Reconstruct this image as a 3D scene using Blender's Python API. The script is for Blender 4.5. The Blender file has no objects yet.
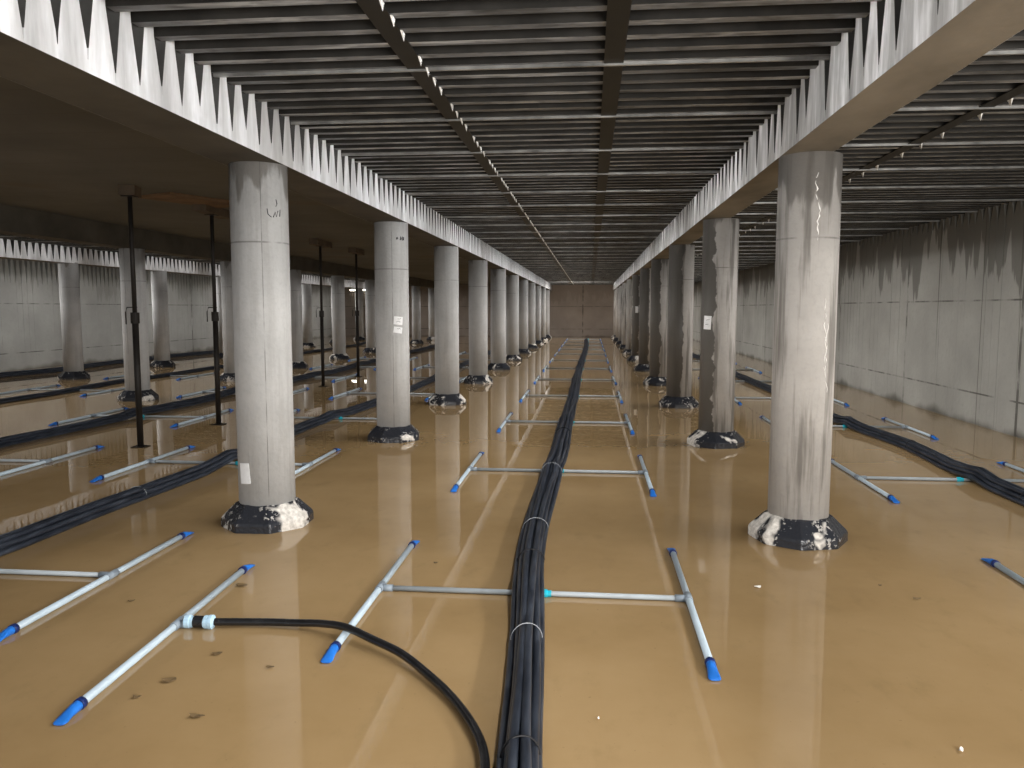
import bpy, bmesh, math, random
from mathutils import Vector, Matrix
PI = math.pi
random.seed(7)
sc = bpy.context.scene
C = bpy.context.scene.collection

# ------------------------------------------------------------------ nodes
class NT:
    def __init__(self, name):
        self.m = bpy.data.materials.new(name); self.m.use_nodes = True
        self.t = self.m.node_tree; self.t.nodes.clear()
        self.out = self.t.nodes.new('ShaderNodeOutputMaterial')
        self.b = self.t.nodes.new('ShaderNodeBsdfPrincipled')
        self.t.links.new(self.b.outputs[0], self.out.inputs[0])
    def lk(self, a, b): self.t.links.new(a, b)
    def put(self, sock, v):
        if hasattr(v, 'is_output') or isinstance(v, bpy.types.NodeSocket): self.lk(v, sock)
        else: sock.default_value = v
    def set(self, **k):
        names = dict(color='Base Color', rough='Roughness', metal='Metallic', ior='IOR', normal='Normal',
                     spec='Specular IOR Level', coat='Coat Weight', coat_rough='Coat Roughness', emit='Emission Color', estr='Emission Strength')
        for a, v in k.items():
            if isinstance(v, tuple) and len(v) == 3: v = (*v, 1)
            self.put(self.b.inputs[names[a]], v)
        return self
    def coord(self, kind='Object', scale=(1, 1, 1)):
        tc = self.t.nodes.new('ShaderNodeTexCoord')
        mp = self.t.nodes.new('ShaderNodeMapping'); mp.inputs['Scale'].default_value = scale
        self.lk(tc.outputs[kind], mp.inputs['Vector']); return mp.outputs[0]
    def jitter(self, vec, amount=50.0):
        oi = self.t.nodes.new('ShaderNodeObjectInfo')
        m = self.math('MULTIPLY', oi.outputs['Random'], amount)
        v = self.t.nodes.new('ShaderNodeVectorMath'); v.operation = 'ADD'
        self.lk(vec, v.inputs[0]); self.lk(m, v.inputs[1]); return v.outputs[0]
    def noise(self, vec, scale=5, detail=4, rough=.55, dist=0):
        n = self.t.nodes.new('ShaderNodeTexNoise')
        n.inputs['Scale'].default_value = scale; n.inputs['Detail'].default_value = detail
        n.inputs['Roughness'].default_value = rough; n.inputs['Distortion'].default_value = dist
        self.lk(vec, n.inputs['Vector']); return n.outputs['Fac']
    def ramp(self, fac, stops, interp='LINEAR'):
        r = self.t.nodes.new('ShaderNodeValToRGB'); r.color_ramp.interpolation = interp
        e = r.color_ramp.elements
        while len(e) < len(stops): e.new(.5)
        for x, (p, c) in zip(e, stops):
            x.position = p
            x.color = (c, c, c, 1) if isinstance(c, (int, float)) else (*c, 1)
        self.lk(fac, r.inputs[0]); return r.outputs[0]
    def math(self, op, a, b=0.0, c=0.0):
        n = self.t.nodes.new('ShaderNodeMath'); n.operation = op
        self.put(n.inputs[0], a); self.put(n.inputs[1], b)
        if op in ('MULTIPLY_ADD', 'SMOOTH_MIN', 'COMPARE'): self.put(n.inputs[2], c)
        return n.outputs[0]
    def step(self, v, lo, hi):
        n = self.t.nodes.new('ShaderNodeMapRange'); n.interpolation_type = 'SMOOTHSTEP'
        self.put(n.inputs['Value'], v); self.put(n.inputs['From Min'], lo); self.put(n.inputs['From Max'], hi)
        return n.outputs[0]
    def mix(self, fac, a, b, mode='MIX'):
        n = self.t.nodes.new('ShaderNodeMix'); n.data_type = 'RGBA'; n.blend_type = mode
        self.put(n.inputs[0], fac)
        for s, v in ((n.inputs[6], a), (n.inputs[7], b)):
            if isinstance(v, tuple) and len(v) == 3: v = (*v, 1)
            self.put(s, v)
        return n.outputs[2]
    def xyz(self, vec):
        s = self.t.nodes.new('ShaderNodeSeparateXYZ'); self.lk(vec, s.inputs[0]); return s.outputs
    def attr(self, name):
        a = self.t.nodes.new('ShaderNodeAttribute'); a.attribute_type = 'OBJECT'; a.attribute_name = name
        return a.outputs['Fac']
    def bump(self, h, strength=.3, dist=.02):
        n = self.t.nodes.new('ShaderNodeBump'); n.inputs['Strength'].default_value = strength
        n.inputs['Distance'].default_value = dist; self.lk(h, n.inputs['Height']); self.set(normal=n.outputs[0])

M = {}
def simple(name, color, rough=.5, metal=0., var=.15, scale=8, spec=.5, bump=0):
    n = NT(name); v = n.jitter(n.coord())
    f = n.noise(v, scale)
    a = tuple(max(0, c*(1-var)) for c in color); b = tuple(min(1, c*(1+var)) for c in color)
    n.set(color=n.ramp(f, [(.3, a), (.7, b)]), rough=rough, metal=metal, spec=spec)
    if bump: n.bump(n.noise(v, scale*4), bump, .01)
    M[name] = n.m; return n.m

def column_mat(name, base, damp, streak):
    n = NT(name); co = n.coord(); x, y, z = n.xyz(co); v = n.jitter(co)
    big = n.noise(v, 2.2, 5); fine = n.noise(v, 30, 3)
    col = n.ramp(big, [(.25, tuple(c*.82 for c in base)), (.75, tuple(c*1.12 for c in base))])
    col = n.mix(n.math('MULTIPLY', n.step(fine, .45, .75), .25), col, tuple(c*.7 for c in base))
    # runs of water that went down the face
    sv = n.jitter(n.coord('Object', (11, 11, .7)))
    run = n.step(n.noise(sv, 1.0, 4, .6), .47, .64)
    col = n.mix(n.math('MULTIPLY', run, streak), col, damp)
    # one wet side with a ragged edge, its heading and width set on each column
    ang = n.math('ARCTAN2', y, x)
    d = n.math('COSINE', n.math('SUBTRACT', ang, n.attr('wet_angle')))
    rag = n.math('MULTIPLY', n.math('SUBTRACT', n.noise(n.jitter(n.coord('Object', (1, 1, 1.6))), 2.6, 4, .6), .5), .9)
    side = n.step(n.math('ADD', d, rag), n.attr('wet_cos'), n.math('ADD', n.attr('wet_cos'), .05))
    col = n.mix(n.math('MULTIPLY', side, .93), col, tuple(c*.62 for c in damp))
    # damp patch hanging down from the beam
    top = n.math('ADD', z, n.math('MULTIPLY', n.math('SUBTRACT', n.noise(n.jitter(n.coord('Object', (3, 3, .6))), 2.5, 4), .5), .9))
    tp = n.step(top, n.attr('damp_top'), n.math('ADD', n.attr('damp_top'), .1))
    col = n.mix(n.math('MULTIPLY', tp, .75), col, damp)
    # formwork joint ring and upright seams
    ring = n.math('LESS_THAN', n.math('ABSOLUTE', n.math('SUBTRACT', z, 2.13)), .006)
    seam = n.math('LESS_THAN', n.math('ABSOLUTE', n.math('SUBTRACT', ang, n.attr('seam_angle'))), .018)
    ln = n.math('MAXIMUM', ring, seam)
    col = n.mix(n.math('MULTIPLY', ln, n.math('MULTIPLY', n.step(n.noise(v, 4), .35, .55), .6)), col, (.12, .115, .105))
    n.set(color=col, rough=n.math('SUBTRACT', .8, n.math('MULTIPLY', n.math('MAXIMUM', side, tp), .35)))
    n.bump(n.math('ADD', fine, n.math('MULTIPLY', big, .6)), .25, .012)
    M[name] = n.m
column_mat('column_concrete', (.45, .445, .435), (.17, .155, .135), .18)
column_mat('column_stained', (.42, .397, .37), (.135, .124, .11), .8)

def wall_mat(name, base, damp, axis, stain):
    n = NT(name); co = n.coord(); s = n.xyz(co); along = s[1] if axis == 'y' else s[0]; z = s[2]
    big = n.noise(co, .9, 6); fine = n.noise(co, 14, 4)
    col = n.ramp(big, [(.3, tuple(c*.8 for c in base)), (.7, tuple(c*1.1 for c in base))])
    col = n.mix(n.math('MULTIPLY', n.step(fine, .5, .8), .3), col, tuple(c*.7 for c in base))
    sc_ = (.01, 1.1, .12) if axis == 'y' else (1.1, .01, .12)
    low = n.noise(n.coord('Object', sc_), 1.0, 2)
    hi = n.noise(n.coord('Object', (.01, 4.5, .12) if axis == 'y' else (5, .01, .25)), 1.0, 3)
    reach = n.math('ADD', n.math('MULTIPLY', n.math('SUBTRACT', low, .5), 2.3), n.math('MULTIPLY', n.math('SUBTRACT', hi, .5), 2.5))
    wet = n.step(n.math('ADD', z, reach), 2.34, 2.42)
    col = n.mix(n.math('MULTIPLY', wet, n.math('MULTIPLY', stain, .72)), col, damp)
    thin = n.noise(n.coord('Object', (.01, 9, .05) if axis == 'y' else (9, .01, .05)), 1.0, 2)
    col = n.mix(n.math('MULTIPLY', n.step(thin, .67, .71), .95*stain), col, damp)
    foot = n.step(n.math('ADD', z, n.math('MULTIPLY', low, .5)), .36, .2)
    col = n.mix(n.math('MULTIPLY', foot, .8), col, tuple(c*.9 for c in damp))
    # formwork joints
    def joint(v, at, w): return n.math('LESS_THAN', n.math('ABSOLUTE', n.math('SUBTRACT', v, at)), w)
    j = n.math('MAXIMUM', joint(z, 1.77, .012), joint(z, .45, .012))
    mod = n.math('ABSOLUTE', n.math('SUBTRACT', n.math('FRACT', n.math('DIVIDE', n.math('ADD', along, 2.285), 3.73)), .5))
    j = n.math('MAXIMUM', j, n.math('LESS_THAN', mod, .008))
    col = n.mix(n.math('MULTIPLY', j, n.math('MULTIPLY', n.step(n.noise(co, 2.3), .35, .6), .8)), col, (.045, .042, .036))
    n.set(color=col, rough=.75); n.bump(fine, .3, .015); M[name] = n.m
wall_mat('wall_concrete', (.31, .305, .282), (.072, .069, .059), 'y', .92)
wall_mat('wall_concrete_left', (.32, .317, .30), (.12, .115, .1), 'y', .4)
wall_mat('wall_concrete_back', (.36, .31, .27), (.16, .13, .11), 'x', .3)

def beam_mat(name, base, white, dirty):
    n = NT(name); co = n.coord(); v = n.coord('Object', (5, 5, .8))
    f = n.noise(v, 1.3, 5, .6); g = n.noise(co, 6, 4)
    col = n.ramp(f, [(.30, dirty), (.5, base), (.66, white)])
    col = n.mix(n.math('MULTIPLY', n.step(g, .5, .75), .35), col, tuple(c*.7 for c in base))
    n.set(color=col, rough=.7); n.bump(g, .2, .01); M[name] = n.m
beam_mat('beam_concrete', (.54, .545, .55), (.74, .75, .77), (.36, .36, .36))
beam_mat('beam_weathered', (.46, .46, .455), (.88, .88, .89), (.22, .215, .21))
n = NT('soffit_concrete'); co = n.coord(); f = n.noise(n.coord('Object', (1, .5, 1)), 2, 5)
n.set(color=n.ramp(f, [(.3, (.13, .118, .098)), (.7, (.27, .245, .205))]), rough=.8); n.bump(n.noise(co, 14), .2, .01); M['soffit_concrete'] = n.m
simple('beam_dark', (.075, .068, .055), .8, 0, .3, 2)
n = NT('slab_concrete'); co = n.coord(); s = n.xyz(co); f = n.noise(co, .8, 6)
col = n.ramp(f, [(.3, (.092, .092, .088)), (.7, (.145, .144, .136))])
jl = n.math('LESS_THAN', n.math('FRACT', n.math('DIVIDE', s[1], .62)), .022)
col = n.mix(n.math('MULTIPLY', jl, .5), col, (.08, .07, .055))
col = n.mix(n.math('MULTIPLY', n.step(n.noise(co, .5, 3), .56, .66), .35), col, (.13, .09, .06))
n.set(color=col, rough=.8); M['slab_concrete'] = n.m

n = NT('galvanised_deck'); f = n.noise(n.coord('Object', (.9, 4.83, 1)), 1.0, 4, .75)
g = n.noise(n.coord('Object', (2.5, 6, 1)), 3, 3)
col = n.ramp(f, [(.33, (.075, .08, .085)), (.52, (.19, .20, .215)), (.68, (.52, .545, .57))])
col = n.mix(n.math('MULTIPLY', n.step(g, .5, .7), .4), col, (.025, .024, .02))
n.set(color=col, rough=n.ramp(g, [(.3, .42), (.7, .7)]), metal=.1, spec=.25); M['galvanised_deck'] = n.m
simple('seam_zinc', (.30, .30, .29), .35, .5, .5, 5)
simple('closer_steel', (.014, .0135, .012), .6, .3, .25, 3)
simple('groove_shade', (.05, .049, .047), .55, .2, .4, 6)  # dark groove faces on the beams: recess shade put into the colour
simple('web_shade', (.022, .021, .019), .7, 0, .5, 4, .2)  # same deck metal, darkened on the webs to paint in the shade between ribs
simple('gap_daylight', (.85, .85, .83), .4, .2, .1, 3)  # bright triangles painted for daylight showing at the sheet ends
simple('roof_concrete', (.2, .19, .17), .9)

# muddy standing water: opaque silt colour under a smooth wet surface
n = NT('muddy_water'); co = n.coord()
f = n.noise(co, .55, 6, .6); g = n.noise(n.coord('Object', (1, .55, 1)), 5, 5, .65)
col = n.ramp(f, [(.3, (.262, .170, .076)), (.7, (.365, .250, .126))])
col = n.mix(n.math('MULTIPLY', n.step(g, .52, .8), .45), col, (.22, .15, .07))
sp = n.noise(co, 40, 2)
col = n.mix(n.math('MULTIPLY', n.step(sp, .70, .76), .5), col, (.2, .13, .06))
n.set(color=col, rough=.012, ior=1.38)
w1 = n.noise(n.coord('Object', (1, .6, 1)), 2.2, 2); n.bump(w1, .02, .05)
M['muddy_water'] = n.m
simple('tank_floor', (.25, .17, .08), .9)

# bitumen painted collars with pale mortar splashes
n = NT('bitumen_collar'); v = n.jitter(n.coord()); f = n.noise(v, 3.2, 3, .5, .4); g = n.noise(v, 30, 3)
mask = n.math('MAXIMUM', n.step(f, .56, .60), n.math('MULTIPLY', n.step(g, .56, .63), n.math('MULTIPLY', n.step(f, .47, .55), .55)))
col = n.mix(mask, (.024, .026, .032), n.ramp(g, [(.3, (.42, .39, .35)), (.7, (.8, .76, .7))]))
n.set(color=col, rough=n.ramp(mask, [(0, .22), (1, .7)])); n.bump(n.math('ADD', f, g), .5, .02); M['bitumen_collar'] = n.m

simple('pale_pipe', (.40, .48, .54), .32, 0, .08, 6)
simple('dusty_pipe', (.34, .375, .40), .45, 0, .14, 6)
simple('tee_grey', (.22, .26, .30), .45, 0, .1, 20)
simple('blue_cap', (.018, .15, .55), .35, 0, .12, 12)
simple('navy_ring', (.008, .02, .10), .4)
simple('teal_fitting', (.015, .42, .55), .35)
simple('nut_pale_blue', (.42, .60, .74), .35, 0, .1, 20)
simple('black_rubber', (.012, .012, .013), .22, 0, .3, 12)
n = NT('black_hose'); v = n.coord('Object', (12, 2, 12)); f = n.noise(v, 2, 4)
n.set(color=n.ramp(f, [(.35, (.012, .015, .022)), (.7, (.042, .05, .066))]), rough=.4); M['black_hose'] = n.m
simple('white_wire', (.42, .44, .46), .35, .3)
simple('black_wire', (.01, .01, .012), .5)
simple('prop_steel', (.022, .019, .017), .55, .3, .3, 6)
simple('timber', (.09, .065, .042), .8, 0, .35, 5)
simple('plywood', (.16, .095, .05), .8, 0, .3, 4)
simple('paper', (.80, .80, .80), .8, 0, .06, 30)
simple('ink', (.03, .03, .035), .8)
simple('lime', (.85, .83, .80), .25, 0, .1, 30)
simple('leaf', (.13, .085, .04), .7, 0, .3, 20)
simple('white_scrap', (.85, .82, .76), .6)
simple('lamp_white', (.7, .7, .7), .5)
n = NT('lamp_glow'); n.set(color=(.9, .9, .85), emit=(1, .96, .82), estr=14.0); M['lamp_glow'] = n.m

# ------------------------------------------------------------------ meshes
def obj(name, bm, mat, parent=None, smooth=False, loc=None):
    me = bpy.data.meshes.new(name)
    bmesh.ops.recalc_face_normals(bm, faces=bm.faces)
    if smooth:
        for f in bm.faces: f.smooth = True
    bm.to_mesh(me); bm.free()
    for m in (mat if isinstance(mat, (list, tuple)) else [mat]): me.materials.append(M[m])
    o = bpy.data.objects.new(name, me); C.objects.link(o)
    if parent: o.parent = parent
    if loc: o.location = loc
    return o
def tag(o, label, cat, group=None):
    o['label'] = label; o['category'] = cat
    if group: o['group'] = group
    return o
def thing(name, label, cat, loc=(0, 0, 0), group=None, rz=0):
    o = bpy.data.objects.new(name, None); C.objects.link(o)
    o.empty_display_size = .2
    o.location = loc; o.rotation_euler = (0, 0, rz); o['kind'] = 'thing'; return tag(o, label, cat, group)
def structure(o): o['kind'] = 'structure'; return o
def box(bm, x0, x1, y0, y1, z0, z1, mi=0):
    v = [bm.verts.new((x, y, z)) for x in (x0, x1) for y in (y0, y1) for z in (z0, z1)]
    for q in ((0, 1, 3, 2), (4, 6, 7, 5), (0, 4, 5, 1), (2, 3, 7, 6), (0, 2, 6, 4), (1, 5, 7, 3)):
        bm.faces.new([v[i] for i in q]).material_index = mi
def lathe(bm, prof, n=24, ph=0., cap0=True, cap1=True, mat=Matrix.Identity(4), smooth=None):
    rings = []
    for r, z in prof:
        rings.append([bm.verts.new(mat @ Vector((r*math.cos(ph+2*PI*i/n), r*math.sin(ph+2*PI*i/n), z))) for i in range(n)])
    for a, b in zip(rings, rings[1:]):
        for i in range(n):
            f = bm.faces.new((a[i], a[(i+1) % n], b[(i+1) % n], b[i]))
            if smooth: f.smooth = True
    if cap0: bm.faces.new(rings[0][::-1])
    if cap1: bm.faces.new(rings[-1])
def crom(pts, sub):
    P = [Vector(p) for p in pts]; out = []
    for i in range(len(P)-1):
        a, b, c, d = P[max(i-1, 0)], P[i], P[i+1], P[min(i+2, len(P)-1)]
        for s in range(sub):
            t = s/sub
            out.append(.5*((2*b)+(c-a)*t+(2*a-5*b+4*c-d)*t*t+(3*b-a-3*c+d)*t**3))
    out.append(P[-1]); return out
def tube(bm, pts, r, n=10, cap=True):
    pts = [Vector(p) for p in pts]; rings = []
    for i, p in enumerate(pts):
        t = (pts[min(i+1, len(pts)-1)]-pts[max(i-1, 0)]).normalized()
        ref = Vector((0, 0, 1)) if abs(t.z) < .9 else Vector((1, 0, 0))
        u = t.cross(ref).normalized(); w = u.cross(t)
        rr = r[i] if isinstance(r, (list, tuple)) else r
        rings.append([bm.verts.new(p+rr*(math.cos(2*PI*k/n)*u+math.sin(2*PI*k/n)*w)) for k in range(n)])
    for a, b in zip(rings, rings[1:]):
        for k in range(n): bm.faces.new((a[k], a[(k+1) % n], b[(k+1) % n], b[k])).smooth = True
    if cap:
        bm.faces.new(rings[0][::-1]); bm.faces.new(rings[-1])
def copy_tree(o, parent=None):
    c = o.copy(); C.objects.link(c)
    if parent: c.parent = parent
    for ch in list(o.children): copy_tree(ch, c)
    return c

# ------------------------------------------------------------------ layout (metres; floor z = 0, camera over the origin)
XL, XR, XB, XC = -2.465, 1.5125, -8.15, -12.05
WALL_R, WALL_L, WALL_BACK, FRONT = 5.5, -15.3, 47.0, -2.0
RAD = .2095
SOF, DECK = 2.70, 3.05
PITCH = .2067
Y0 = FRONT
def yk(k): return 5.81+3.894*k+(.08 if k == 1 else 0)
ORD = ['first', 'second', 'third', 'fourth', 'fifth', 'sixth', 'seventh', 'eighth', 'ninth', 'tenth', 'eleventh', 'twelfth']

# ------------------------------------------------------------------ setting
bm = bmesh.new(); box(bm, WALL_L, WALL_R, FRONT, WALL_BACK, -.3, -.1)
structure(obj('floor', bm, 'tank_floor'))
bm = bmesh.new(); box(bm, WALL_L, WALL_R, FRONT, WALL_BACK, -.1, 0)
structure(obj('standing_water', bm, 'muddy_water'))

def comb_face(bm, x, out, y0, y1, zb, z_lo, z_hi, z_top, depth, duty, rnd, skip=0., mi=0, mi2=None):
    """upright concrete face at x whose top was cast against the deck ribs: tapering grooves between fingers"""
    nt = int(round((y1-y0)/PITCH)); prev = None
    zs = [zb, z_lo, z_lo+(z_hi-z_lo)*.18, z_lo+(z_hi-z_lo)*.4, z_lo+(z_hi-z_lo)*.7, z_hi, z_top]
    R = random.Random(rnd)
    cols = []
    for t in range(nt):
        yc = y0+(t+.5)*PITCH
        j = R.uniform(-.045, .05); s = R.uniform(.75, 1.1); off = 0 if R.random() < skip else 1
        for q in (-1, -.93, -.5, 0, .5, .93):
            col = []
            for z in zs:
                a = max(0, min(1, (z-(z_lo+j))/(z_hi-z_lo-j)))
                hw = (.03+.97*a)*duty*PITCH*.5
                if q == -1: y = yc-PITCH*.5; d = 0
                else:
                    y = yc+q/.93*hw
                    d = depth*a**.8*s*off*(0 if abs(q) > .9 else (1 if q == 0 else .8))
                col.append((bm.verts.new((x-out*d, y, z)), d))
            cols.append(col)
    for a, b in zip(cols, cols[1:]):
        for i in range(len(zs)-1):
            f = bm.faces.new((a[i][0], b[i][0], b[i+1][0], a[i+1][0]))
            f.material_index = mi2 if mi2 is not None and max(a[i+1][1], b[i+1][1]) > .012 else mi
    return cols

def beam(label, xl, xr, mat, faces, rnd, depth=.085, duty=.56, skip=0., zb=SOF, ztop=DECK+.2, soffit='soffit_concrete'):
    bm = bmesh.new(); y0, y1 = FRONT, FRONT+int((WALL_BACK-FRONT)/PITCH)*PITCH
    back = .12
    bl, br = (xl+back if -1 in faces else xl), (xr-back if 1 in faces else xr)
    box(bm, bl, br, y0, y1, zb+.02, ztop)
    # soffit slab with clean arrises
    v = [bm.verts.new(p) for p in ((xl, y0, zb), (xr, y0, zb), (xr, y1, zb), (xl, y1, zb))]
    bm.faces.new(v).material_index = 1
    for s, x in ((-1, xl), (1, xr)):
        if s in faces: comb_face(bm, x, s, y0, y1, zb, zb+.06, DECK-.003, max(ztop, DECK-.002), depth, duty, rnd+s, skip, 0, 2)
        else: box(bm, x-.001, x+.001, y0, y1, zb, ztop)
    o = obj('concrete_beam', bm, [mat, soffit, 'groove_shade']); o['kind'] = 'thing'
    return tag(o, label, 'beam', 'long concrete beams on the column rows')
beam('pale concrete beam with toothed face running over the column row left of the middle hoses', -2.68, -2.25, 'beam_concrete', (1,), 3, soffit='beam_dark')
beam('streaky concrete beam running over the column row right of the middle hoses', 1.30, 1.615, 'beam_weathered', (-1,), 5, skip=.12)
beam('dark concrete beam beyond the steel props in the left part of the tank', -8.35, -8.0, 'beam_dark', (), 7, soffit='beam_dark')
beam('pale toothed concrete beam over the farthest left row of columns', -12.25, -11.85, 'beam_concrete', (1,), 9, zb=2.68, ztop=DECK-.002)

# walls
def wall_side(name, x, out, mat, rnd, reach=.2, duty=.62, depth=.1):
    bm = bmesh.new(); y0, y1 = FRONT, FRONT+int((WALL_BACK-FRONT)/PITCH)*PITCH
    xa, xb = (x+.12, x+.4) if out < 0 else (x-.4, x-.12)
    box(bm, xa, xb, y0, WALL_BACK+.3, -.3, DECK+.2)
    comb_face(bm, x, out, y0, y1, -.3, DECK-reach, DECK, DECK+.2, depth, duty, rnd)
    structure(obj(name, bm, mat))
wall_side('wall_right', WALL_R, -1, 'wall_concrete', 21)
wall_side('wall_left', WALL_L, 1, 'wall_concrete_left', 22, .75, .7, .15)
bm = bmesh.new(); box(bm, WALL_L-.4, WALL_R+.4, WALL_BACK, WALL_BACK+.3, -.3, DECK+.3)
structure(obj('wall_back', bm, 'wall_concrete_back'))

# ribbed steel deck
def deck(name, xa, xb, bands):
    bm = bmesh.new(); n = int((WALL_BACK-FRONT)/PITCH)
    prof = []
    for i in range(n+1):
        c = FRONT+(i+.5)*PITCH
        prof += [(c-.056, DECK+.15), (c-.034, DECK), (c+.034, DECK), (c+.056, DECK+.15)]
    va = [bm.verts.new((xa, y, z)) for y, z in prof]; vb = [bm.verts.new((xb, y, z)) for y, z in prof]
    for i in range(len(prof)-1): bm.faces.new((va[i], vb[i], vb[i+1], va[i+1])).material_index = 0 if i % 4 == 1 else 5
    box(bm, xa, xb, FRONT, WALL_BACK, DECK+.17, DECK+.35, 3)
    for i in range(2, n, 6):                                   # overlapped sheet edges: a bright lip under every sixth rib
        c = FRONT+(i+.5)*PITCH
        box(bm, xa, xb, c-.009, c+.009, DECK-.02, DECK-.001, 1)
    for X, w, side in bands:                                   # closing strip where two sheets meet end to end, pale tabs painted in for daylight through the gaps
        box(bm, X-w/2, X+w/2, FRONT, WALL_BACK, DECK-.009, DECK-.002, 2)
        if side:
            for i in range(n):
                c = FRONT+(i+.5)*PITCH; x = X+w/2
                if (i*7) % 5 == 0 or (side == 2 and (i*11) % 7 > 2): continue
                v = [bm.verts.new(p) for p in ((x, c-.03, DECK-.006), (x, c+.03, DECK-.006), (x+.012, c, DECK-.055), (x+.012, c-.03, DECK-.006), (x+.012, c+.03, DECK-.006))]
                for q in ((0, 1, 2), (3, 2, 4), (0, 2, 3), (1, 4, 2)): bm.faces.new([v[k] for k in q]).material_index = 4
    return structure(obj(name, bm, ['galvanised_deck', 'seam_zinc', 'closer_steel', 'roof_concrete', 'gap_daylight', 'web_shade']))
deck('ceiling', -2.26, 1.31, [(-1.02, .11, 1), (.12, .11, 0)])
deck('ceiling_right', 1.62, WALL_R+.1, [(2.72, .10, 2)])
deck('ceiling_left', WALL_L-.1, -8.36, [(-10.2, .1, 0)])
bm = bmesh.new(); box(bm, -7.995, -2.685, FRONT, WALL_BACK, DECK+.01, DECK+.3)
structure(obj('ceiling_slab', bm, 'slab_concrete'))

# ------------------------------------------------------------------ columns
def make_column():
    t = thing('concrete_column', '', 'column')
    bm = bmesh.new(); lathe(bm, [(RAD, -.1), (RAD, SOF)], 48, smooth=True)
    o = obj('shaft', bm, 'column_concrete', t)
    bm = bmesh.new()
    lathe(bm, [(.345, -.1), (.345, .062), (.335, .078), (.232, .178), (.205, .185)], 8, PI/8+.12, cap1=False)
    bmesh.ops.bevel(bm, geom=[e for e in bm.edges], offset=.008, segments=1, affect='EDGES')
    obj('collar', bm, 'bitumen_collar', t)
    return t
proto = make_column()
stained_mesh = proto.children[0].data.copy() if proto.children[0].name.startswith('shaft') else proto.children[1].data.copy()
stained_mesh.materials[0] = M['column_stained']
used = False
def column(x, y, label, group, stained=False, wet=(PI, 2.0), damp=2.45, seam=-1.7):
    global used
    o = copy_tree(proto) if used else proto
    used = True
    o.location = (x, y, 0); tag(o, label, 'column', group)
    for ch in o.children:
        if ch.name.startswith('shaft'):
            if stained: ch.data = stained_mesh
            ch['wet_angle'] = float(wet[0]); ch['wet_cos'] = float(wet[1]); ch['damp_top'] = float(damp); ch['seam_angle'] = float(seam)
        else: ch.rotation_euler = (0, 0, random.choice((0, .06, -.08, .12)))
    return o
GL, GR = 'column row left of the middle hoses', 'column row right of the middle hoses'
extraL = {0: 'round concrete column nearest the camera on the left, white paper near its foot',
          1: 'second concrete column in the row left of the middle hoses, two white papers halfway up'}
for k in range(11):
    column(XL, yk(k), extraL.get(k, '%s round concrete column from the front in the row left of the middle hoses' % ORD[k]), GL,
           damp=2.5 if k == 0 else (2.62, 2.72, 2.66, 2.7)[k % 4], seam=(-1.15, -1.3, 3, 3)[min(k, 3)] if k else -1.12)
extraR = {0: 'round concrete column nearest the camera on the right, rust and lime runs down its face',
          1: 'second concrete column right of the middle hoses, dark ragged left edge and white paper',
          2: 'third concrete column right of the middle hoses, dark streaks down its left half'}
wets = {0: (PI, 2), 1: (-2.95, .50), 2: (-2.95, .12), 3: (-2.95, .2), 4: (-2.6, .4), 5: (-2.2, .75)}
for k in range(11):
    column(XR+(.03 if k == 1 else 0), yk(k), extraR.get(k, '%s round concrete column from the front in the row right of the middle hoses' % ORD[k]), GR,
           True, wets.get(k, (PI, 1.1)), damp=2.38 if k == 0 else 2.66, seam=3)
for k in range(2, 11):
    column(XB, yk(k), ('nearest' if k == 2 else ORD[k-2]) + ' round concrete column from the front beyond the steel props', 'column row beyond the steel props', damp=2.66)
for k in range(3, 11):
    column(XC, yk(k), ('nearest' if k == 3 else ORD[k-3]) + ' round concrete column from the front in the farthest left row', 'farthest left column row', damp=2.7)

# lime run on the near right column
col0 = [o for o in C.objects if o.get('label') == extraR[0]][0]
R = random.Random(4)
def lime(z0, n, dz, a0, drift, rmax, label):
    bm = bmesh.new(); pts = []
    for i in range(n):
        pts.append(((RAD+.0005)*math.cos(a0+drift*i), (RAD+.0005)*math.sin(a0+drift*i), z0-dz*i)); a0 += R.uniform(-.05, .05)
        if len(pts) > 2 and R.random() < .3 or i == n-1:
            if len(pts) > 1: tube(bm, pts, [.0012]+[R.uniform(.0015, rmax) for _ in pts[2:]]+[.001], 6)
            pts = []
    o = obj('lime_run', bm, 'lime', col0); o['label'] = label
lime(2.56, 26, .018, -1.56, 0, .0065, 'glossy white lime run')
lime(1.72, 26, .02, -1.17, .006, .004, 'faint lower lime run')
lime(1.55, 20, .025, -1.02, .004, .003, 'faint lime run near the right edge')

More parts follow.
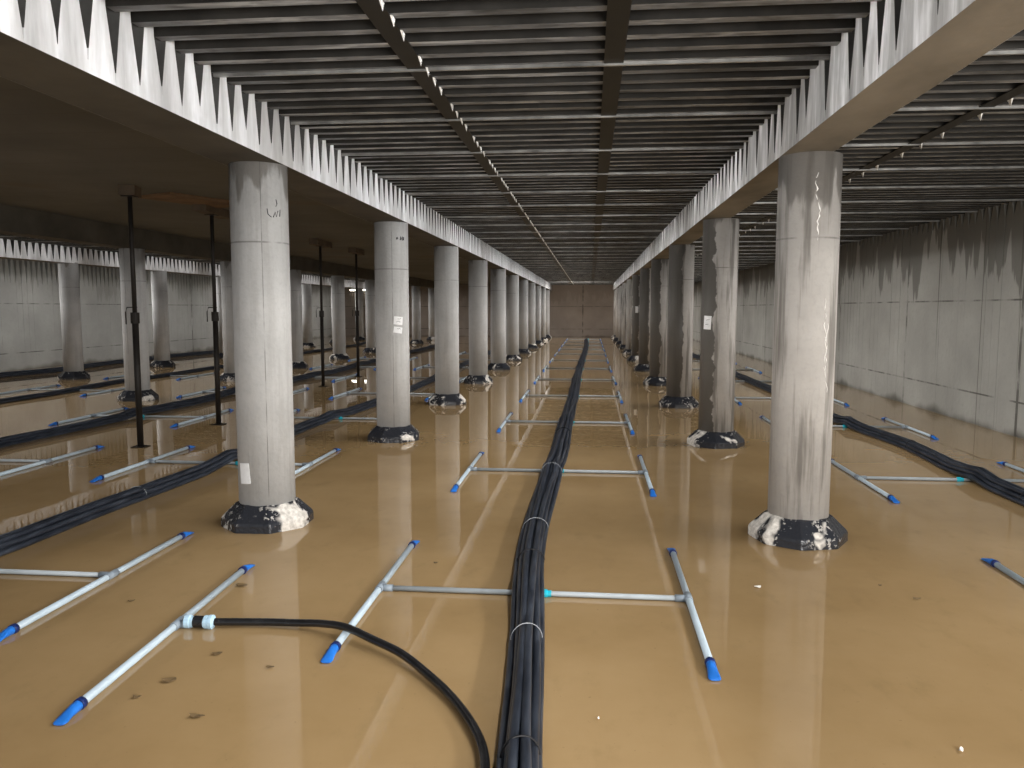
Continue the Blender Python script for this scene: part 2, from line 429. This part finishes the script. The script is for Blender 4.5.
# papers taped on columns: curved sheets with real thickness
def paper(x, y, ang, z, w, h, label, tilt=0., marks=1, fold=False):
    bm = bmesh.new(); n = 6
    r0, r1 = RAD+.0015, RAD+.004
    L = []
    for r in (r0, r1):
        g = []
        for i in range(n+1):
            for j in (0, 1):
                u = (i/n-.5)*w; v = (j-.5)*h
                uu, vv = u*math.cos(tilt)-v*math.sin(tilt), u*math.sin(tilt)+v*math.cos(tilt)
                a = ang+uu/RAD
                g.append(bm.verts.new((r*math.cos(a), r*math.sin(a), z+vv)))
        L.append(g)
    for i in range(n):
        bm.faces.new((L[1][2*i], L[1][2*i+2], L[1][2*i+3], L[1][2*i+1])); bm.faces.new((L[0][2*i], L[0][2*i+1], L[0][2*i+3], L[0][2*i+2]))
        bm.faces.new((L[0][2*i], L[0][2*i+2], L[1][2*i+2], L[1][2*i])); bm.faces.new((L[0][2*i+1], L[1][2*i+1], L[1][2*i+3], L[0][2*i+3]))
    bm.faces.new((L[0][0], L[1][0], L[1][1], L[0][1])); bm.faces.new((L[0][-2], L[0][-1], L[1][-1], L[1][-2]))
    o = obj('paper_sheet', bm, 'paper', loc=(x, y, 0)); tag(o, label, 'paper')
    for k in range(marks):
        bm = bmesh.new(); a = ang+(.1*w-.12*w*k)/RAD
        q = []
        for i in range(5):
            aa = a+(-.25+.125*i)*w*.8/RAD; zz = z+h*(.2-.32*k)+R.uniform(-.006, .006)
            q.append(((r1+.001)*math.cos(aa), (r1+.001)*math.sin(aa), zz))
        tube(bm, q, .0022, 5); obj('ink_line', bm, 'ink', o)
    return o
def facing(x, y, off): return math.atan2(-y, -x)+off
paper(XL, yk(0), facing(XL, yk(0), -math.asin(.75)), .42, .10, .155, 'white paper stuck low on the nearest left column', .08, 0)
paper(XL, yk(1), facing(XL, yk(1), .36), 1.50, .115, .10, 'upper white paper halfway up the second left column', -.1, 2)
paper(XL, yk(1), facing(XL, yk(1), .33), 1.385, .11, .075, 'lower creased white paper on the second left column', -.15, 1)
paper(XR+.03, yk(1), facing(XR, yk(1), -math.asin(.62)), 1.485, .105, .16, 'white paper on the dark edge of the second right column', -.05, 2)
paper(XR, yk(5), facing(XR, yk(5), -.25), 1.62, .09, .2, 'small white paper on the sixth right column', 0, 0)
# painted setting-out marks near the top of two left columns
def marks(x, y, ang, z, parent, strokes, r=.004):
    for s in strokes:
        bm = bmesh.new()
        tube(bm, [((RAD+.001)*math.cos(ang+u/RAD), (RAD+.001)*math.sin(ang+u/RAD), z+v) for u, v in s], r, 5)
        o = obj('painted_mark', bm, 'ink', parent)
byl = {o['label']: o for o in C.objects if 'label' in o.keys()}
c1 = byl[extraL[1]]
marks(0, 0, facing(XL, yk(1), .55), 2.50, c1, [[(-.05, 0), (-.042, .012), (-.036, 0), (-.044, -.012), (-.05, 0)], [(.0, -.02), (0, .025), (.03, -.02), (.03, .025)], [(.05, -.02), (.05, .02)]], .007)
c0 = byl[extraL[0]]
marks(0, 0, facing(XL, yk(0), .5), 2.34, c0, [[(-.05, .03), (-.045, -.01), (-.02, -.03)], [(-.005, -.03), (.01, .01), (.02, -.025), (.035, .02)], [(.055, .03), (.05, -.02)], [(.02, .10), (.028, .07), (.018, .05)]], .003)

# ------------------------------------------------------------------ H-shaped pipe frames
PR, CR = .0185, .0150
def cap_bm():
    bm = bmesh.new(); n = 16; rings = []
    for s, a, b, dz in ((0, .022, .022, 0), (.035, .022, .022, 0), (.055, .0225, .020, -.001), (.09, .025, .013, -.004), (.125, .029, .008, -.009), (.14, .027, .006, -.0105), (.147, .020, .004, -.011)):
        rings.append([bm.verts.new((a*math.cos(2*PI*i/n), s, b*math.sin(2*PI*i/n)+dz)) for i in range(n)])
    for p, q in zip(rings, rings[1:]):
        for i in range(n): bm.faces.new((p[i], p[(i+1) % n], q[(i+1) % n], q[i])).smooth = True
    bm.faces.new(rings[0][::-1]); bm.faces.new(rings[-1]); return bm
def side_pipe(t, x, half=.86):
    bm = bmesh.new(); tube(bm, [(x, -half, PR), (x, half, PR)], PR, 16); obj('side_pipe', bm, 'pale_pipe', t)
    for s in (-1, 1):
        c = obj('end_cap', cap_bm(), 'blue_cap', t, loc=(x, s*(half-.03), PR))
        c.rotation_euler = (0, 0, 0 if s > 0 else PI)
        bm = bmesh.new(); lathe(bm, [(.0255, -.012), (.0255, .016)], 16, mat=Matrix.Rotation(-PI/2, 4, 'X'), smooth=True); obj('collar_ring', bm, 'navy_ring', c)
def tee(t, x, s):
    bm = bmesh.new(); tube(bm, [(x, -.05, PR), (x, .05, PR)], PR+.0045, 16)
    tube(bm, [(x, 0, PR-.002), (x+s*.075, 0, PR-.002)], PR+.002, 14); obj('tee_fitting', bm, 'tee_grey', t)
def make_frame(w):
    t = thing('branched_pipe', '', 'pipe frame')
    side_pipe(t, -w); side_pipe(t, w); tee(t, -w, 1); tee(t, w, -1)
    bm = bmesh.new(); tube(bm, [(-w+.03, 0, PR-.002), (w-.03, 0, PR-.002)], CR, 14); obj('crossbar', bm, 'dusty_pipe', t)
    bm = bmesh.new(); lathe(bm, [(.020, 0), (.025, .008), (.025, .034), (.019, .04), (.019, .06)], 12, mat=Matrix.Translation((.145, 0, PR-.002)) @ Matrix.Rotation(PI/2, 4, 'Y'))
    obj('coupler', bm, 'teal_fitting', t)
    return t
f0 = make_frame(.89); used_f = False
def frame(x, y, label, group, cx=None):
    global used_f
    o = copy_tree(f0) if used_f else f0
    used_f = True
    o.location = (x, y, 0); o.rotation_euler = (0, 0, random.uniform(-.012, .012)); tag(o, label, 'pipe frame', group)
    if cx is not None:
        for ch in o.children:
            if ch.name.startswith('coupler'): ch.location = (cx-x-.16, 0, 0)
    return o
FY = [4.435+3.48*k for k in range(12)]
def mid_x(y):
    P = [(0, -.15), (2.7, -.235), (3.3, -.27), (4.4, -.335), (5.4, -.385), (6.7, -.40), (9.2, -.355), (14.3, -.315), (21.4, -.29), (28, -.22), (36.3, -.145), (47, -.2)]
    for (a, u), (b, v) in zip(P, P[1:]):
        if a <= y <= b:
            s = (y-a)/(b-a); s = s*s*(3-2*s) if False else s
            return u+(v-u)*s
    return P[-1][1]
for k, y in enumerate(FY):
    lab = 'first H-shaped pipe frame under the middle hose bundle, crossed by the loose hose' if k == 0 else \
        '%s H-shaped pale pipe frame from the front under the middle hose bundle' % ORD[k]
    frame(-.32, y, lab, 'pipe frames under the middle hoses', mid_x(y)*.965+.075)
for k in range(8):
    frame(-3.80, FY[k]+.05, ('nearest' if k == 0 else ORD[k]) + ' H-shaped pipe frame from the front under the bundle just left of the left columns', 'pipe frames left of the left columns', -3.7)
for k in range(1, 7):
    frame(-6.66, FY[k]-.05, ('nearest' if k == 1 else ORD[k-1]) + ' H-shaped pipe frame from the front under the bundle behind the steel props', 'pipe frames behind the steel props', -6.75)
for k in range(3, 5):
    frame(-10.35, FY[k], ('nearest' if k == 3 else ORD[k-3]) + ' H-shaped pipe frame from the front between the two far left column rows', 'pipe frames between the far left column rows', -10.2)
for k in range(8):
    frame(3.50, FY[k]-.02, ('nearest' if k == 0 else ORD[k]) + ' H-shaped pipe frame from the front under the hose bundle beside the right wall', 'pipe frames beside the right wall', 3.54)

# the single side pipe with a hose coupling, front left
t = thing('pipe_branch', 'single pale pipe with blue ends in the left foreground feeding a curved black hose', 'pipe', (-2.115, 3.80, 0), rz=.035)
side_pipe(t, 0, .87); tee(t, 0, 1)
rot = Matrix.Rotation(PI/2, 4, 'Y')
for x0, prof, m in ((.04, [(.026, 0), (.034, .004), (.034, .028), (.029, .032), (.029, .045), (.026, .05)], 'nut_pale_blue'), (.088, [(.029, 0), (.031, .004), (.031, .052), (.029, .056)], 'black_rubber'),
                    (.142, [(.030, 0), (.034, .004), (.034, .020), (.030, .024), (.037, .028), (.037, .046), (.023, .054)], 'nut_pale_blue')):
    bm = bmesh.new(); lathe(bm, prof, 14, mat=Matrix.Translation((x0, 0, .032)) @ rot)
    obj('coupling_sleeve' if m == 'black_rubber' else 'coupling_nut', bm, m, t)
bm = bmesh.new()
hp = [(-1.995, 3.882, .032), (-1.87, 3.905, .028), (-1.70, 3.93, .024), (-1.52, 3.92, .03), (-1.38, 3.885, .046), (-1.235, 3.82, .058), (-1.07, 3.72, .045), (-.89, 3.585, .04), (-.72, 3.40, .03), (-.57, 3.20, .025), (-.45, 2.98, .025), (-.38, 2.78, .026), (-.345, 2.5, .026), (-.34, 2.2, .026)]
hp = [(x*.973, y*.973+.03, z) for x, y, z in hp]
tube(bm, crom(hp, 6), .0195, 14)
tag(obj('hose', bm, 'black_rubber'), 'loose black hose curving across the left foreground to the middle hose bundle', 'hose')

# ------------------------------------------------------------------ hose bundles
def bundle(label, cx, y0, y1, r, layers, cross, spread, ties, seed, step=.22):
    t = thing('hose_bundle', label, 'hose bundle', (0, 0, 0), 'bundles of black hoses')
    R = random.Random(seed)
    slots = []
    for li, nrow in enumerate(layers):
        for i in range(nrow): slots.append((i-(nrow-1)/2, li))
    def lift(y): return max([.046*math.exp(-((y-c)/.22)**2) for c in cross] or [0])
    def top_at(y): return lift(y)+r*(2+1.73*(len(layers)-1))
    for j, (sx, li) in enumerate(slots):
        ph, ph2 = R.uniform(0, 6.3), R.uniform(0, 6.3); end = y1-R.uniform(0, 1.5)
        pts = []; y = y0
        while True:
            sp = spread(y)
            dx = sx*2*r*sp+.30*r*math.sin(.9*y+ph)+.25*r*math.sin(2.3*y+ph2)
            pts.append((cx(y)+dx, y, r+li*1.73*r/max(1, sp**.7)+lift(y)+.15*r*math.sin(1.3*y+ph2)))
            if y >= end: break
            y = min(end, y+(step if y < 14 else step*2.5))
        bm = bmesh.new(); tube(bm, pts, r, 10 if y0 < 3.9 else 8)
        obj('hose', bm, 'black_hose', t)
    for y, m in ties:                                            # wire loops round the whole bundle
        h = top_at(y)+.004; hw = layers[0]*r*spread(y)+.002
        pts = []
        for i in range(25):
            a = 2*PI*i/24; ca, sa = math.cos(a), math.sin(a)
            pts.append((cx(y)+hw*(abs(ca)**.8)*(1 if ca > 0 else -1)*(1-.38*(sa+1)/2), y+.02*ca, max(.004, lift(y)+h*.5-lift(y)*.5+h*.5*sa)))
        bm = bmesh.new(); tube(bm, pts, .002 if m == 'white_wire' else .004, 6, cap=False)
        o = obj('wire_tie', bm, m, t); o['label'] = ('thin white' if m == 'white_wire' else 'black') + ' wire tie'
    return t
def piecewise(P):
    Q = crom([(x*.965, y*.965, 0) for x, y in P], 8)
    def f(y):
        if y <= Q[0].y: return Q[0].x
        for a, b in zip(Q, Q[1:]):
            if a.y <= y <= b.y: return a.x+(b.x-a.x)*(y-a.y)/max(1e-6, b.y-a.y)
        return Q[-1].x
    return f
mx = piecewise([(-.10, 1.0), (-.235, 2.7), (-.27, 3.3), (-.335, 4.4), (-.385, 5.4), (-.40, 6.7), (-.355, 9.2), (-.315, 14.3), (-.29, 21.4), (-.22, 28), (-.145, 36.3), (-.2, 44)])
def msp(y): return 1.0 if y < 3 else 1+.42*min(1, (y-3)/3.6) if y < 9 else 1.42-.12*min(1, (y-9)/8)
bundle('long bundle of black hoses running down the middle of the tank, tied with wire', mx, 1.2, 42.5, .0205, (4, 3, 2), FY, msp,
       [(2.72, 'black_wire'), (3.75, 'white_wire'), (4.95, 'black_wire'), (5.72, 'white_wire'), (7.7, 'white_wire'), (10.2, 'black_wire')], 1)
bundle('bundle of black hoses behind the nearest left column', piecewise([(-4.15, 2.5), (-4.10, 5.05), (-4.07, 6.0), (-4.0, 7), (-3.95, 8.2), (-4.02, 10.8), (-3.89, 12), (-3.77, 13.7), (-3.68, 17), (-3.75, 25), (-3.8, 42)]), 2.6, 40, .0205, (4, 3, 2), FY, lambda y: 1.02+.06*math.sin(y*.8)**2, [(6.4, 'white_wire'), (9.2, 'black_wire')], 2, .3)
bundle('bundle of black hoses running behind the steel props', piecewise([(-7.35, 5), (-7.25, 9.05), (-7.16, 10), (-7.1, 11.3), (-7.09, 12.5), (-7.0, 13.6), (-7.1, 15.4), (-6.88, 18.2), (-6.7, 20.4), (-6.8, 24.4), (-6.8, 42)]), 5, 38, .0205, (4, 3, 2), FY, lambda y: 1.02+.06*math.sin(y*.8)**2, [(11, 'black_wire')], 3, .35)
bundle('bundle of black hoses between the two far left column rows', piecewise([(-10.5, 8), (-10.57, 13.2), (-10.54, 14.8), (-10.75, 17.3), (-10.6, 18.7), (-10.6, 21.8), (-10.7, 28), (-10.6, 42)]), 9, 38, .021, (4, 3), FY, lambda y: 1.02+.06*math.sin(y*.8)**2, [], 4, .45)
bundle('bundle of black hoses lying along the foot of the left wall', piecewise([(-14.6, 12), (-14.5, 18), (-14.2, 20), (-14.45, 23), (-14.45, 26), (-14.2, 29), (-14.3, 42)]), 13, 38, .024, (4, 3, 1), [], lambda y: 1.02+.06*math.sin(y*.8)**2, [], 5, .45)
bundle('bundle of black hoses lying along the right part beside the right wall', piecewise([(3.9, 3.5), (3.84, 7.3), (3.83, 8.5), (3.90, 10.2), (3.72, 12.2), (3.75, 15), (3.71, 19.4), (3.7, 28), (3.7, 42)]), 3.6, 40, .021, (4, 3, 2), [y-.05 for y in FY], lambda y: 1.02+.06*math.sin(y*.8)**2, [(7, 'black_wire'), (9.6, 'black_wire')], 6, .3)

# ------------------------------------------------------------------ steel props under the left slab
def make_prop():
    t = thing('steel_prop', '', 'prop')
    bm = bmesh.new(); lathe(bm, [(.036, .01), (.036, 1.55)], 14, smooth=True); obj('outer_tube', bm, 'prop_steel', t)
    bm = bmesh.new(); lathe(bm, [(.026, 1.5), (.026, 2.94)], 14, smooth=True); obj('inner_tube', bm, 'prop_steel', t)
    bm = bmesh.new(); lathe(bm, [(.05, 1.47), (.05, 1.60)], 12)
    obj('adjusting_collar', bm, 'prop_steel', t)
    bm = bmesh.new(); tube(bm, [(.03, 0, 1.66), (-.10, .01, 1.66), (-.12, .01, 1.60), (-.12, .01, 1.46)], .007, 6); obj('locking_pin', bm, 'prop_steel', t)
    bm = bmesh.new(); box(bm, -.08, .08, -.08, .08, 0, .01); obj('base_plate', bm, 'prop_steel', t)
    bm = bmesh.new(); box(bm, -.07, .07, -.07, .07, 2.935, 2.945); obj('head_plate', bm, 'prop_steel', t)
    return t
pr0 = make_prop()
plab = ['nearest slim black steel prop in the left part, left of the near column', 'slim black steel prop with timber head close behind the nearest prop',
        'slim black steel prop with timber head seen between the first two left columns', 'farthest slim black steel prop, just left of the second left column']
for i, (x, y, rz) in enumerate(((-5.33, 8.9, .2), (-5.25, 10.75, -.12), (-5.62, 16.3, -.25), (-5.57, 18.7, -.2))):
    o = pr0 if i == 0 else copy_tree(pr0)
    o.location = (x, y, 0); tag(o, plab[i], 'prop', 'steel props')
    bm = bmesh.new(); ln = (.25, 1.0, 1.1, 1.0)[i]; box(bm, -.09, .09, -ln*.45, ln*.55, 2.946, DECK+.008)
    h = obj('timber_header', bm, 'timber', loc=(x, y, 0)); h.rotation_euler = (0, 0, .16+rz*.4)
    tag(h, ['short timber block on top of the nearest prop', 'dark timber header on the prop close behind the nearest one', 'timber header on the prop between the first two left columns', 'timber header on the farthest prop'][i], 'timber')
bm = bmesh.new(); box(bm, -.32, .32, -.6, .6, -.03, .0)
o = obj('plywood_board', bm, 'plywood', loc=(-5.12, 10.05, DECK+.008)); o.rotation_euler = (0, 0, -.45)
tag(o, 'brown plywood board against the slab between the two nearest props', 'board')

# ------------------------------------------------------------------ lamps fixed to the back wall
def tube_lamp(x, z, label):
    t = thing('wall_tube_lamp', label, 'lamp', (x, WALL_BACK, z), 'tube lamps on the back wall')
    bm = bmesh.new(); box(bm, -.62, .62, -.06, 0, -.06, .06); obj('housing', bm, 'lamp_white', t)
    bm = bmesh.new(); tube(bm, [(-.58, -.08, 0), (.58, -.08, 0)], .03, 10); obj('light_tube', bm, 'lamp_glow', t)
tube_lamp(3.55, 2.35, 'tube lamp on the back wall in the right part, behind the right columns')
tube_lamp(-13.8, 2.75, 'tube lamp on the back wall in the far left part')

# ------------------------------------------------------------------ scraps on the water
def scrap(x, y, s, m, label, rz=0., kind='leaf_scrap', cat='scrap', asp=.45):
    bm = bmesh.new(); n = 7; RR = random.Random(int(abs(x*1000)+y*77))
    top, bot = [], []
    for i in range(n):
        a = 2*PI*i/n; rr = s*RR.uniform(.6, 1.1)
        px, py = rr*math.cos(a), rr*asp*math.sin(a); pz = .004+.35*s*abs(math.cos(a))**2*RR.uniform(.3, 1)
        top.append(bm.verts.new((px, py, pz+.003))); bot.append(bm.verts.new((px, py, pz)))
    bm.faces.new(top); bm.faces.new(bot[::-1])
    for i in range(n): bm.faces.new((bot[i], bot[(i+1) % n], top[(i+1) % n], top[i]))
    o = obj(kind, bm, m, loc=(x, y, .001)); o.rotation_euler = (0, 0, rz); tag(o, label, cat)
scrap(1.01, 4.70, .022, 'white_scrap', 'white scrap on the water just in front of the right near column', .5, 'white_scrap', 'scrap', .8)
scrap(1.87, 4.59, .026, 'leaf', 'pale brown scrap on the water right of the near right column', .2)
scrap(1.74, 4.80, .014, 'leaf', 'tiny scrap on the water right of the near right column foot', .2)
scrap(1.40, 2.98, .018, 'white_scrap', 'white speck on the water at the bottom right', 1.2, 'white_scrap', 'scrap', .5)
scrap(.05, 3.08, .010, 'white_scrap', 'tiny white speck just right of the middle hoses', 1.2, 'white_scrap', 'scrap', .5)
scrap(-1.57, 2.93, .035, 'leaf', 'curled brown leaf scrap nearest the bottom edge on the left', .1)
scrap(-1.84, 3.22, .04, 'leaf', 'curled brown leaf scrap right of the single pipe, second from the bottom', .5)
scrap(-1.90, 3.06, .025, 'leaf', 'small brown leaf scrap beside the lower end of the single pipe', 0)
scrap(-1.76, 3.50, .028, 'leaf', 'brown leaf scrap below the hose coupling', .3)
scrap(-1.45, 3.39, .02, 'leaf', 'small leaf scrap between the curved hose and the single pipe', 0)
scrap(-2.56, 4.11, .026, 'leaf', 'dark leaf scrap between the two long pipes at left', .2)
scrap(-2.05, 4.42, .045, 'leaf', 'flat dark leaf scrap right behind the single pipe', -.2)
scrap(-.98, 4.95, .02, 'leaf', 'small dark scrap left of the first middle pipe frame', .2)

# ------------------------------------------------------------------ light
def area(name, loc, rot, sx, sy, power, color=(1, 1, 1), glossy=True, spread=PI):
    L = bpy.data.lights.new(name, 'AREA'); L.shape = 'RECTANGLE'; L.size = sx; L.size_y = sy; L.energy = power; L.color = color
    o = bpy.data.objects.new(name, L); C.objects.link(o); o.location = loc; o.rotation_euler = rot
    L.spread = spread; o.visible_camera = False
    o.visible_glossy = glossy
    return o
# daylight through the open end behind the camera
area('daylight_opening', (3.0, -1.7, 1.75), (PI/2-.30, 0, .26), 4.0, 1.8, 545, (1, .975, .94))
# unseen fill lights added in rows under the deck on both sides of the column rows
for i in range(8):
    y = 3+5.6*i
    area('deck_fill', (1.05, y, 2.9), (0, .9, 0), .25, 4.8, 60, (1, .985, .97), False, 1.75)
    area('beam_fill', (1.1, y, 2.86), (0, 1.58, 0), .12, 4.8, 7, (.97, .985, 1), False, .5)
    area('beam_fill_back', (-2.05, y, 2.85), (0, -1.58, 0), .12, 4.8, 4.5, (.98, .99, 1), False, .5)
    area('deck_fill_back', (-2.0, y, 2.88), (0, -1.2, 0), .25, 4.8, 24, (1, .985, .97), False, 1.6)
    area('deck_fill_wall', (1.95, y+1, 2.85), (0, -.9, 0), .25, 4.8, 27, (1, .975, .94), False, 1.5)
    area('deck_fill_right', (5.0, y+1, 2.85), (0, 1.0, 0), .25, 4.8, 48, (1, .98, .96), False, 1.4)
    area('deck_fill_left', (-14.6, y+1, 2.85), (0, -1.15, 0), .25, 4.8, 62, (1, .98, .97), False, 1.4)
    area('deck_fill_wall', (-12.5, y+1, 2.66), (0, .95, 0), .25, 4.8, 22, (1, .98, .95), False, 1.8)
    area('deck_fill_far', (-8.7, y+1, 2.82), (0, 1.58, 0), .12, 4.8, 6, (1, .98, .97), False, .5)
    area('deck_fill_far', (-11.6, y+1, 2.8), (0, -1.0, 0), .25, 4.8, 24, (1, .98, .97), False, 1.8)
area('end_fill', (-.6, 41, 2.9), (.95, 0, 0), 3, .4, 60, (1, .93, .86), False)  # unseen fill added to brighten the back wall
w = bpy.data.worlds.new('World'); sc.world = w; w.use_nodes = True
bg = w.node_tree.nodes['Background']; bg.inputs[0].default_value = (.85, .92, 1, 1); bg.inputs[1].default_value = .6

# ------------------------------------------------------------------ camera
f, yaw, pitch, roll = 793.82, .0975, .0948, .0009
cd = bpy.data.cameras.new('Camera'); cam = bpy.data.objects.new('Camera', cd); C.objects.link(cam)
cd.sensor_width = 36; cd.lens = f*36/1024; cd.clip_start = .05; cd.clip_end = 200
fw = Vector((-math.sin(yaw)*math.cos(pitch), math.cos(yaw)*math.cos(pitch), -math.sin(pitch)))
rt = Vector((math.cos(yaw), math.sin(yaw), 0)); up = rt.cross(fw)
r2 = rt*math.cos(roll)+up*math.sin(roll); u2 = -rt*math.sin(roll)+up*math.cos(roll)
cam.matrix_world = Matrix((r2, u2, -fw)).transposed().to_4x4()
cam.location = (0, 0, 1.65)
sc.camera = cam

vs = sc.view_settings; vs.view_transform = 'Standard'; vs.look = 'None'; vs.exposure = 0.0; vs.gamma = 1; vs.use_curve_mapping = False
sc.cycles.use_denoising = True; sc.cycles.max_bounces = 8; sc.cycles.diffuse_bounces = 5; sc.cycles.glossy_bounces = 4
sc.cycles.sample_clamp_indirect = 6
